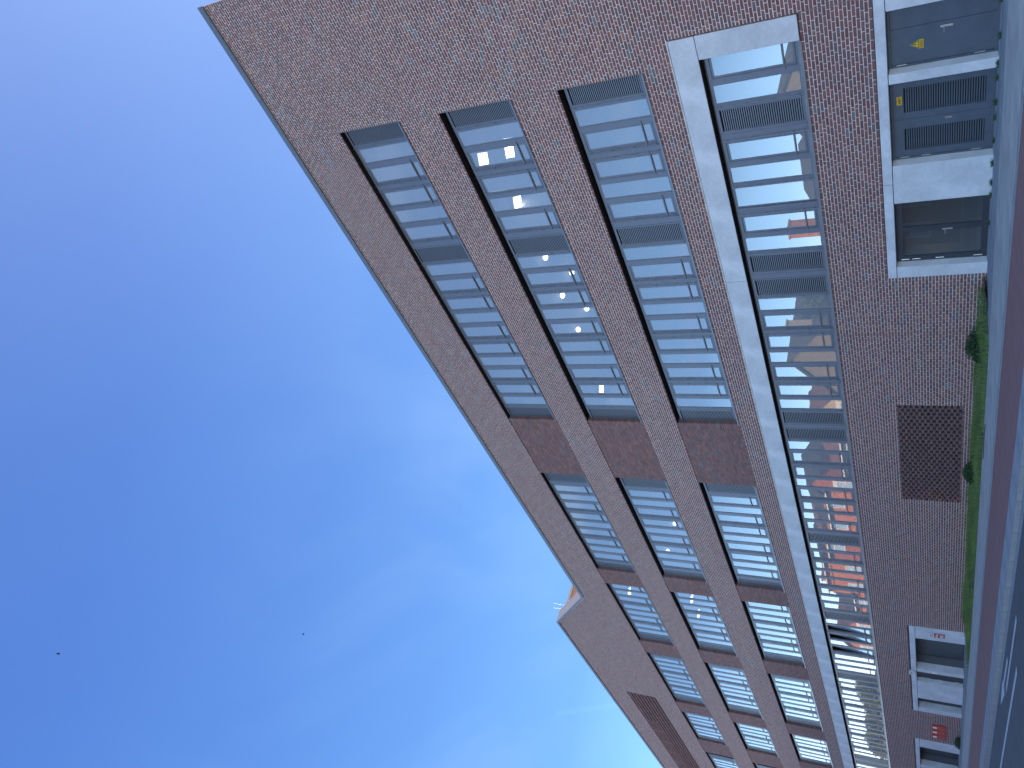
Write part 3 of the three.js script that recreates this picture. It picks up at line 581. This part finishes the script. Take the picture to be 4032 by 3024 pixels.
{
  const g = thing('entry_phone', 'small steel entry panel on the narrow concrete post beside the black door', 'entry phone', -43.39, 1.37, .012);
  mesh('plate', bx(-.055, .055, -.11, .11, 0, .012, .004), M.steel, g); mesh('speaker', bx(-.035, .035, .02, .08, .012, .016), M.joint, g); mesh('button', bx(-.03, .03, -.07, -.03, .012, .018), M.white, g);
}
{
  const g = thing('hydrant_cabinet', 'red three-door cabinet with white square plates set in the brick wall', 'cabinet', -51.77, 1.08, .004);
  mesh('frame', [bx(-1.12, 1.12, -.37, .37, -.02, .03, .006)], M.redPaint, g);
  for (let i = 0; i < 3; i++) { const d = mesh('cabinet_door', bx(-.34, .34, -.33, .33, .03, .05, .008), M.redPaint, g); d.position.x = .73 - i * .73; const p = mesh('number_plate', bx(-.10, .10, -.10, .10, .05, .056, .004), M.white, d); p.position.set(.0, .20, 0); }
}

// ---------------------------------------------------------------- road markings
{
  const y = -.0965, m = (n, pts, label) => tag(mesh(n, (() => { const g = new THREE.ExtrudeGeometry(new THREE.Shape(pts.map(([x, z]) => new THREE.Vector2(x, -z))), { depth: .003, bevelEnabled: false }); g.rotateX(-Math.PI / 2); g.translate(0, y, 0); return planarUV(g); })(), M.paint), label, 'road marking');
  m('lane_line', [[-15.3, 10.36], [-15.3, 10.50], [-18.4, 10.56], [-18.4, 10.44]], 'short white line on the asphalt beside the arrow');
  m('lane_line', [[-15.8, 11.10], [-15.8, 11.24], [-60, 11.42], [-60, 11.28]], 'long white line along the road, the one farther from the kerb');
  m('turn_arrow', [[-17.7, 10.10], [-17.7, 10.22], [-18.9, 10.20], [-18.9, 10.40], [-20.15, 10.14], [-19.3, 9.90], [-19.3, 10.04]], 'white painted arrow on the asphalt next to the kerb');
}
{ // twig on the footpath
  const c = new THREE.CatmullRomCurve3([V(-19.55, .012, 2.75), V(-19.9, .016, 2.72), V(-20.4, .018, 2.69), V(-21.0, .012, 2.84)]);
  tag(mesh('twig', new THREE.TubeGeometry(c, 16, .012, 5).toNonIndexed(), M.bark), 'thin dark twig lying on the grey footpath', 'twig');
}

// ---------------------------------------------------------------- weeds and shrubs
const leafGeo = (() => { const g = new THREE.BufferGeometry(); g.setAttribute('position', new THREE.Float32BufferAttribute([0, 0, 0, .32, .42, .08, 0, 1, 0, -.32, .42, .08], 3)); g.setIndex([0, 1, 2, 0, 2, 3]); g.computeVertexNormals(); return g; })();
const leafMat = phy({ color: C(1, 1, 1), vertexColors: true, roughness: .8, transmission: .3, thickness: 0, side: THREE.DoubleSide });
function cloudOf(src, n, fn, name, parent) {     // many small faces joined into one mesh, each with its own tint
  const sp = src.attributes.position, idx = src.index.array, P = [], Cc = [], I = [], o = new THREE.Object3D(), v = new THREE.Vector3(), c = new THREE.Color();
  for (let i = 0; i < n; i++) { fn(o, c, i); o.updateMatrix(); const b = P.length / 3; for (let k = 0; k < sp.count; k++) { v.fromBufferAttribute(sp, k).applyMatrix4(o.matrix); P.push(v.x, v.y, v.z); Cc.push(c.r, c.g, c.b); } for (const k of idx) I.push(b + k); }
  const g = new THREE.BufferGeometry(); g.setAttribute('position', new THREE.Float32BufferAttribute(P, 3)); g.setAttribute('color', new THREE.Float32BufferAttribute(Cc, 3)); g.setIndex(I); g.computeVertexNormals();
  return mesh(name, g, leafMat, parent);
}
function leafCloud(name, n, fn, parent, colA, colB) {
  return cloudOf(leafGeo, n, (o, c) => { const { p, s } = fn(); o.position.copy(p); o.rotation.set(rnd() * 6.28, rnd() * 6.28, rnd() * 6.28); o.scale.setScalar(s); const t = rnd(); c.setRGB(lerp(colA[0], colB[0], t), lerp(colA[1], colB[1], t), lerp(colA[2], colB[2], t)); }, name, parent);
}
function shrub(label, x, z, rx, ry, rz, n, s, y0 = .03) {
  const g = thing('shrub', label, 'shrub', x, y0, z), st = [];
  for (let i = 0; i < 9; i++) { const a = rnd() * 6.28, r = .5 + rnd() * .5; st.push(cyl(V(0, -.05, 0), V(Math.cos(a) * rx * r * .8, ry * (.5 + rnd() * .4), Math.sin(a) * rz * r * .6), .008, .003, 5)); }
  mesh('stem', st, M.bark, g);
  leafCloud('foliage', n, () => { let p; do { p = V(rnd() * 2 - 1, rnd(), rnd() * 2 - 1); } while (p.x * p.x + p.y * p.y + p.z * p.z > 1 || fbm(p.x * 3 + x, p.y * 3 + p.z * 2, 31, 2) < .36); return { p: V(p.x * rx, p.y * ry, p.z * rz), s: s * (.6 + rnd() * .8) }; }, g, [.02, .05, .015], [.07, .15, .04]);
}
shrub('leafy green weed bush against the wall, nearest the glass door', -19.0, .35, .62, .42, .34, 1500, .075);
shrub('dark round leafy bush below the perforated brick screen', -25.2, .42, .52, .36, .34, 1500, .065);
shrub('small dark bush at the wall foot beside the red cabinet', -52.3, .22, .7, .30, .25, 500, .07, 0);
const weedSpots = [[-9.05, .10, 'at the solid grey door'], [-9.75, .22, 'in a paving joint before the solid grey door'], [-10.48, .08, 'at the foot of the narrow concrete post'], [-10.75, .16, 'at the right edge of the louvred door'], [-11.35, .14, 'below the right louvre of the louvred door'], [-11.75, .12, 'under the middle of the louvred door'], [-12.35, .12, 'under the left louvre of the louvred door'], [-13.0, .09, 'at the right corner of the wide concrete post'], [-13.55, .10, 'at the middle of the wide concrete post'], [-13.9, .12, 'at the left corner of the wide concrete post'], [-14.8, .05, 'at the step of the glazed door']];
for (const [x, z, where] of weedSpots) {
  const g = thing('weed', `tuft of green weed ${where}`, 'weed', x, 0, z, 'weeds along the door paving');
  const big = x === -9.05 || x === -10.75 || x === -11.35;
  cloudOf(blade, 60, (o, c) => { const a = rnd() * 6.28, r = Math.pow(rnd(), .7) * .05, h = (.035 + rnd() * .065) * (big ? 1.3 : 1), t = rnd(); o.position.set(Math.cos(a) * r * 1.6, -.005, Math.sin(a) * r); o.rotation.set((rnd() - .5) * .9, rnd() * 6.28, (rnd() - .5) * .9); o.scale.set(1.2, h, h * 1.2); c.setRGB(lerp(.035, .10, t), lerp(.085, .19, t), .03); }, 'blades', g);
}

// ---------------------------------------------------------------- lamps in the rooms
const lampGlow = std({ color: C(.9, .9, .88), emissive: C(1.0, .93, .74), emissiveIntensity: 2.4, roughness: .6 });
function panelLight(label, x, y, z, w, d, turn, power = .35) {
  const g = thing('ceiling_light', label, 'ceiling light', x, y, z, 'ceiling lights in the rooms'); g.rotation.y = turn;
  mesh('housing', bx(-w / 2 - .02, w / 2 + .02, .012, .05, -d / 2 - .02, d / 2 + .02), M.white, g);
  mesh('diffuser', bx(-w / 2, w / 2, 0, .0115, -d / 2, d / 2), lampGlow, g);
  const l = new THREE.PointLight(C(1, .9, .72), power, 12, 2); l.position.set(0, -.06, 0); l.castShadow = true; l.shadow.radius = 6; g.add(l); l.name = 'light';
}
function pendant(label, x, y, z) {
  const g = thing('pendant_light', label, 'pendant lamp', x, y, z, 'round lamps in the rooms');
  const p = [[.001, 0], [.07, .015], [.11, .06], [.115, .11], [.08, .15], [.02, .165]].map(a => new THREE.Vector2(...a));
  mesh('globe', new THREE.LatheGeometry(p, 14).toNonIndexed(), lampGlow, g); mesh('mount', cyl(V(0, .16, 0), V(0, .24, 0), .05, .05, 10), M.white, g);
  const l = new THREE.PointLight(C(1, .9, .72), .12, 8, 2); l.position.set(0, -.08, 0); l.castShadow = true; l.name = 'light'; g.add(l);
}
const TA = -Math.atan2(.51, .30);
panelLight('square glowing ceiling panel nearest the glass in the middle window band, right end', -11.57, 13.74, -1.20, .59, .36, TA);
panelLight('glowing ceiling panel behind the second window of the middle band, farther inside', -12.34, 13.74, -2.90, .60, .62, TA);
panelLight('glowing ceiling panel beside the second mullion of the middle band', -13.95, 13.74, -1.98, .56, .50, TA);
panelLight('glowing ceiling panel low in the pane before the louvre, middle band', -14.80, 13.74, -3.55, .60, .62, TA);
[[-16.48, -2.11, 'just left of the second louvre'], [-18.42, -3.42, 'behind a safety bar'], [-18.41, -2.13, 'left of the broad mullion'], [-20.37, -3.41, 'low in a fixed pane'], [-20.32, -2.17, 'faint one farthest left in the row']].forEach(([x, z, t]) => pendant(`small round lamp in the middle window band, ${t}`, x, 13.60, z));
for (const [x, y, z, t] of [[-23.87, 13.74, -2.02, 'at the left end of the first bay, middle band'], [-32.32, 13.74, -2.10, 'in the second bay, middle band'], [-32.30, 17.44, -2.10, 'in the second bay, top band'], [-42.5, 13.74, -1.76, 'in the third bay, middle band, right one'], [-44.4, 13.74, -1.75, 'in the third bay, middle band, left one'], [-42.2, 17.44, -1.55, 'in the third bay, top band']]) panelLight(`diamond shaped ceiling panel ${t}`, x, y, z, .46, .46, Math.PI / 4, .3);
pendant('small round lamp in the second bay, middle band, upper one', -36.5, 13.60, -3.2); pendant('small round lamp in the second bay, middle band, lower one', -36.4, 13.60, -1.45);

// ---------------------------------------------------------------- houses and trees across the street (mirrored in the glazing)
const K = .892, hx = x => x * K, hy = y => EYE + (y - EYE) * K, ZH = 23;
const roofMat = (r, g, b) => std({ color: C(r, g, b), map: T.tiles, roughness: .85 }), wallMat = (r, g, b, t = T.wallbrick) => std({ color: C(r, g, b), map: t, roughness: .9 });
const RM = { slate: roofMat(.065, .062, .052), red: roofMat(.36, .12, .075), brown: roofMat(.24, .105, .06), dark: roofMat(.085, .09, .09) };
const WM = { orange: wallMat(.60, .22, .085), beige: wallMat(.62, .50, .34, T.mortar), red: wallMat(.44, .135, .065), white: wallMat(.72, .70, .66, T.mortar), olive: wallMat(.26, .22, .15, T.mortar) };  // olive: render darkened, the shade on the walls put into its colour
const houseGlass = phy({ color: C(.35, .42, .48), roughness: .03, metalness: .25 });
function house(label, x1, x0, eaves, ridge, gable, wall, roof, opt = {}) {
  const w = x1 - x0, cx = (x0 + x1) / 2, D = opt.depth || 9, z = ZH + (opt.back || 0), g = thing('house', label, 'house', cx, 0, z, 'houses across the street');
  const P = pts => new THREE.Shape(pts.map(a => new THREE.Vector2(...a)));
  if (gable) {
    const s = P([[-w / 2, -.2], [-w / 2, eaves], [0, ridge - .12], [w / 2, eaves], [w / 2, -.2]]); const gg = new THREE.ExtrudeGeometry(s, { depth: D, bevelEnabled: false }); mesh('wall', planarUV(gg), wall, g);
    const o = .35, sl = (ridge - eaves) / (w / 2); for (const q of [-1, 1]) { const rs = P([[0, ridge - .1], [q * (w / 2 + o), eaves - sl * o - .1], [q * (w / 2 + o), eaves - sl * o + .12], [0, ridge + .12]]); const rg = new THREE.ExtrudeGeometry(rs, { depth: D + .5, bevelEnabled: false }); rg.translate(0, 0, -.25); mesh('roof', planarUV(rg), roof, g); }
  } else {
    mesh('wall', bx(-w / 2, w / 2, -.2, eaves, 0, D), wall, g);
    const o = .4, hip = opt.hip || .001, a = [V(-w / 2 - o, eaves - .15, -o), V(w / 2 + o, eaves - .15, -o), V(w / 2 + o, eaves - .15, D + o), V(-w / 2 - o, eaves - .15, D + o)], r0 = V(-w / 2 - o + hip, ridge, D / 2), r1 = V(w / 2 + o - hip, ridge, D / 2);
    const tri = (p, q, r) => quad(p, q, r, r.clone().addScaledVector(p.clone().sub(r), .001));
    mesh('roof', [quad(a[1], a[0], r0, r1), quad(a[3], a[2], r1, r0), tri(a[2], a[1], r1), tri(a[0], a[3], r0), quad(a[0], a[1], a[2], a[3])], roof, g);
    mesh('gutter', bx(-w / 2 - o, w / 2 + o, eaves - .22, eaves - .10, -o - .1, -o), M.white, g);
  }
  for (const [px, top, pz = 3.2, pw = .45] of opt.chimneys || []) { const c = mesh('chimney', [bx(px - cx - pw, px - cx + pw, eaves - 1, top, pz - .4, pz + .4), bx(px - cx - pw - .06, px - cx + pw + .06, top, top + .12, pz - .46, pz + .46)], opt.chimneyMat || WM.orange, g); }
  const floors = opt.floors || [eaves - 2.1, eaves - 5.0]; const n = opt.wins ?? Math.max(1, Math.floor(w / 2.2));
  for (const fy of floors) for (let i = 0; i < n; i++) {
    const x = -w / 2 + (i + .5) * w / n, ww = Math.min(1.15, w / n * .55), hh = 1.55; if (fy < .6) continue;
    const f = mesh('window', frameRect(ww, 0, hh, .09, -.05, .02), M.white, g); f.position.set(x + ww / 2, fy, 0);
    mesh('pane', new THREE.PlaneGeometry(ww - .18, hh - .18).rotateY(Math.PI).translate(-ww / 2, hh / 2, -.008), houseGlass, f); mesh('bar', bx(-ww + .09, -.09, hh * .62, hh * .62 + .07, -.04, .01), M.white, f);
    mesh('lintel', bx(-ww - .1, .1, hh + .01, hh + .28, -.04, .01), opt.lintel || M.white, f);
  }
  const d = mesh('door', [bx(-.5, .5, 0, 2.1, -.04, .02)], M.bark, g); d.position.x = w / 2 - 1.2;
  if (opt.cornice) mesh('cornice', [bx(-w / 2 - .05, w / 2 + .05, eaves - .75, eaves - .55, -.12, 0), bx(-w / 2 - .05, w / 2 + .05, eaves - .2, eaves - .02, -.2, 0)], wall, g);
  return g;
}
house('beige rendered house with shade painted into its olive grey wall and a low gable, farthest right across the street', hx(-22.8), hx(-31.2), hy(8.0), hy(9.9), true, WM.olive, RM.slate);
house('house with hipped dark roof and red flank, right of the big tree', hx(-31.8), hx(-39.8), hy(7.2), hy(10.0), false, WM.red, RM.slate, { hip: 2.2, chimneys: [[hx(-38.2), hy(10.6), .9, .42]] });
house('dark gabled house with a tall pale chimney beside the big tree', hx(-46.4), hx(-55.9), hy(8.6), hy(12.2), true, WM.olive, RM.dark, { chimneys: [[hx(-48.7), hy(12.1), 1.2, .34]], chimneyMat: WM.beige });  // gable wall takes the shade-darkened render
house('cream rendered gabled house with brown roof', hx(-56.0), hx(-61.6), hy(9.3), hy(11.3), true, WM.beige, RM.brown);
house('house with broad red brown tiled roof and white walls', hx(-62.0), hx(-68.3), hy(9.2), hy(12.2), false, WM.white, RM.brown, { chimneys: [[hx(-65.2), hy(12.9), 3.4, .4]] });
house('narrow red brick gabled house with pale window lintels', hx(-68.4), hx(-71.0), hy(11.6), hy(12.6), true, WM.red, RM.slate, { floors: [hy(8.2), 4.2], wins: 1 });
house('red brick house with tall grey slate roof', hx(-71.1), hx(-79.5), hy(11.2), hy(14.0), false, WM.orange, RM.slate, { hip: 1.2, floors: [hy(9.4), 5, 1.2], wins: 2, lintel: WM.orange });
house('long red brick house with dark roof, between slate roof and orange gables', hx(-79.6), hx(-84.4), hy(11.9), hy(13.9), false, WM.red, RM.brown, { floors: [hy(10.0), 5, 1.2], wins: 1, lintel: WM.red });
house('orange brick house with cornice and cream windows, sunlit', hx(-84.5), hx(-92.6), hy(12.7), hy(14.2), false, WM.orange, RM.slate, { cornice: true, floors: [hy(8.6), 4.4], hip: 2, wins: 2, lintel: WM.orange });
house('lower orange brick house with grey roof, left of the cornice house', hx(-92.7), hx(-99.5), hy(10.0), hy(13.8), false, WM.orange, RM.slate, { chimneys: [[hx(-96), hy(13.9), 3.3, .4]] });
house('last orange brick gabled house before the trees', hx(-99.6), hx(-109), hy(10.4), hy(12.6), true, WM.orange, RM.brown);
function tree(label, x, z, h, r, n = 1500, autumn = 0) {
  const g = thing('tree', label, 'tree', x, -.05, z, 'trees across the street'), trunk = [cyl(V(0, 0, 0), V(.1, h * .45, .05), .22, .14, 8)], tips = [];
  for (let i = 0; i < 9; i++) { const a = i * 2.4, e = V(Math.cos(a) * r * (.35 + rnd() * .35), h * (.5 + rnd() * .38), Math.sin(a) * r * (.35 + rnd() * .35)); trunk.push(cyl(V(.08, h * (.28 + rnd() * .15), .04), e, .085, .03, 6)); tips.push(e); }
  mesh('trunk', trunk, M.bark, g);
  for (let i = 0; i < 10; i++) { const a = rnd() * 6.28; tips.push(V(Math.cos(a) * r * .6 * rnd(), h * (.45 + rnd() * .45), Math.sin(a) * r * .6 * rnd())); }
  leafCloud('crown', n, () => { const t = tips[Math.floor(rnd() * tips.length)], s = r * .36; let p; do { p = V(rnd() * 2 - 1, rnd() * 2 - 1, rnd() * 2 - 1); } while (p.lengthSq() > 1); p.multiplyScalar(s).add(t); p.y = Math.min(p.y, h); return { p, s: .26 + rnd() * .28 }; }, g, [.03 + autumn * .24, .06 + autumn * .19, .015 + autumn * .02], [.08 + autumn * .42, .15 + autumn * .28, .035 + autumn * .04]);
}
tree('big dark green tree between the gabled house and the hipped roof', hx(-45.6), ZH + 2, hy(12.3), 2.6, 3000);
const TX = [-121.5, -125.0, -128.6, -132, -135.4, -139, -142.6, -146.4, -150.4];
TX.forEach((x, i) => tree(`${['first', 'second', 'third', 'fourth', 'fifth', 'sixth', 'seventh', 'eighth', 'last'][i]} tree of the yellowing row beyond the orange houses, counted from them`, hx(x), ZH + (i % 3) * 1.1, hy(11.3 + (i * 37 % 10) * .09), 2.6, 5200, .35 + (i % 3) * .3));

// ---------------------------------------------------------------- birds
for (const [px, py, dist, label] of [[1196, 2497, 150, 'small dark bird in the sky, the one nearer the roof edge'], [231, 2574, 130, 'small dark bird high in the open sky']]) {
  const d = FWD.clone().addScaledVector(RIGHT, (1512 - py) / FPX).addScaledVector(UPV, -(px - 2016) / FPX).normalize().multiplyScalar(dist).add(camera.position);
  const g = thing('bird', label, 'bird', d.x, d.y, d.z, 'birds in the sky'); g.rotation.set(.1, 1.1, .2);
  const b = new THREE.SphereGeometry(1, 10, 8).toNonIndexed(); b.scale(.21, .065, .07); mesh('body', b, M.black, g);
  for (const q of [-1, 1]) { const s = new THREE.Shape([[.08, 0], [.12, .16], [.02, .38], [-.04, .36], [-.03, .16], [-.08, 0]].map(a => new THREE.Vector2(...a))); const wg = new THREE.ExtrudeGeometry(s, { depth: .012, bevelEnabled: false }); wg.rotateX(q * (Math.PI / 2 - .35)); mesh('wing', wg, M.black, g); }
}

renderer.render(scene, camera);
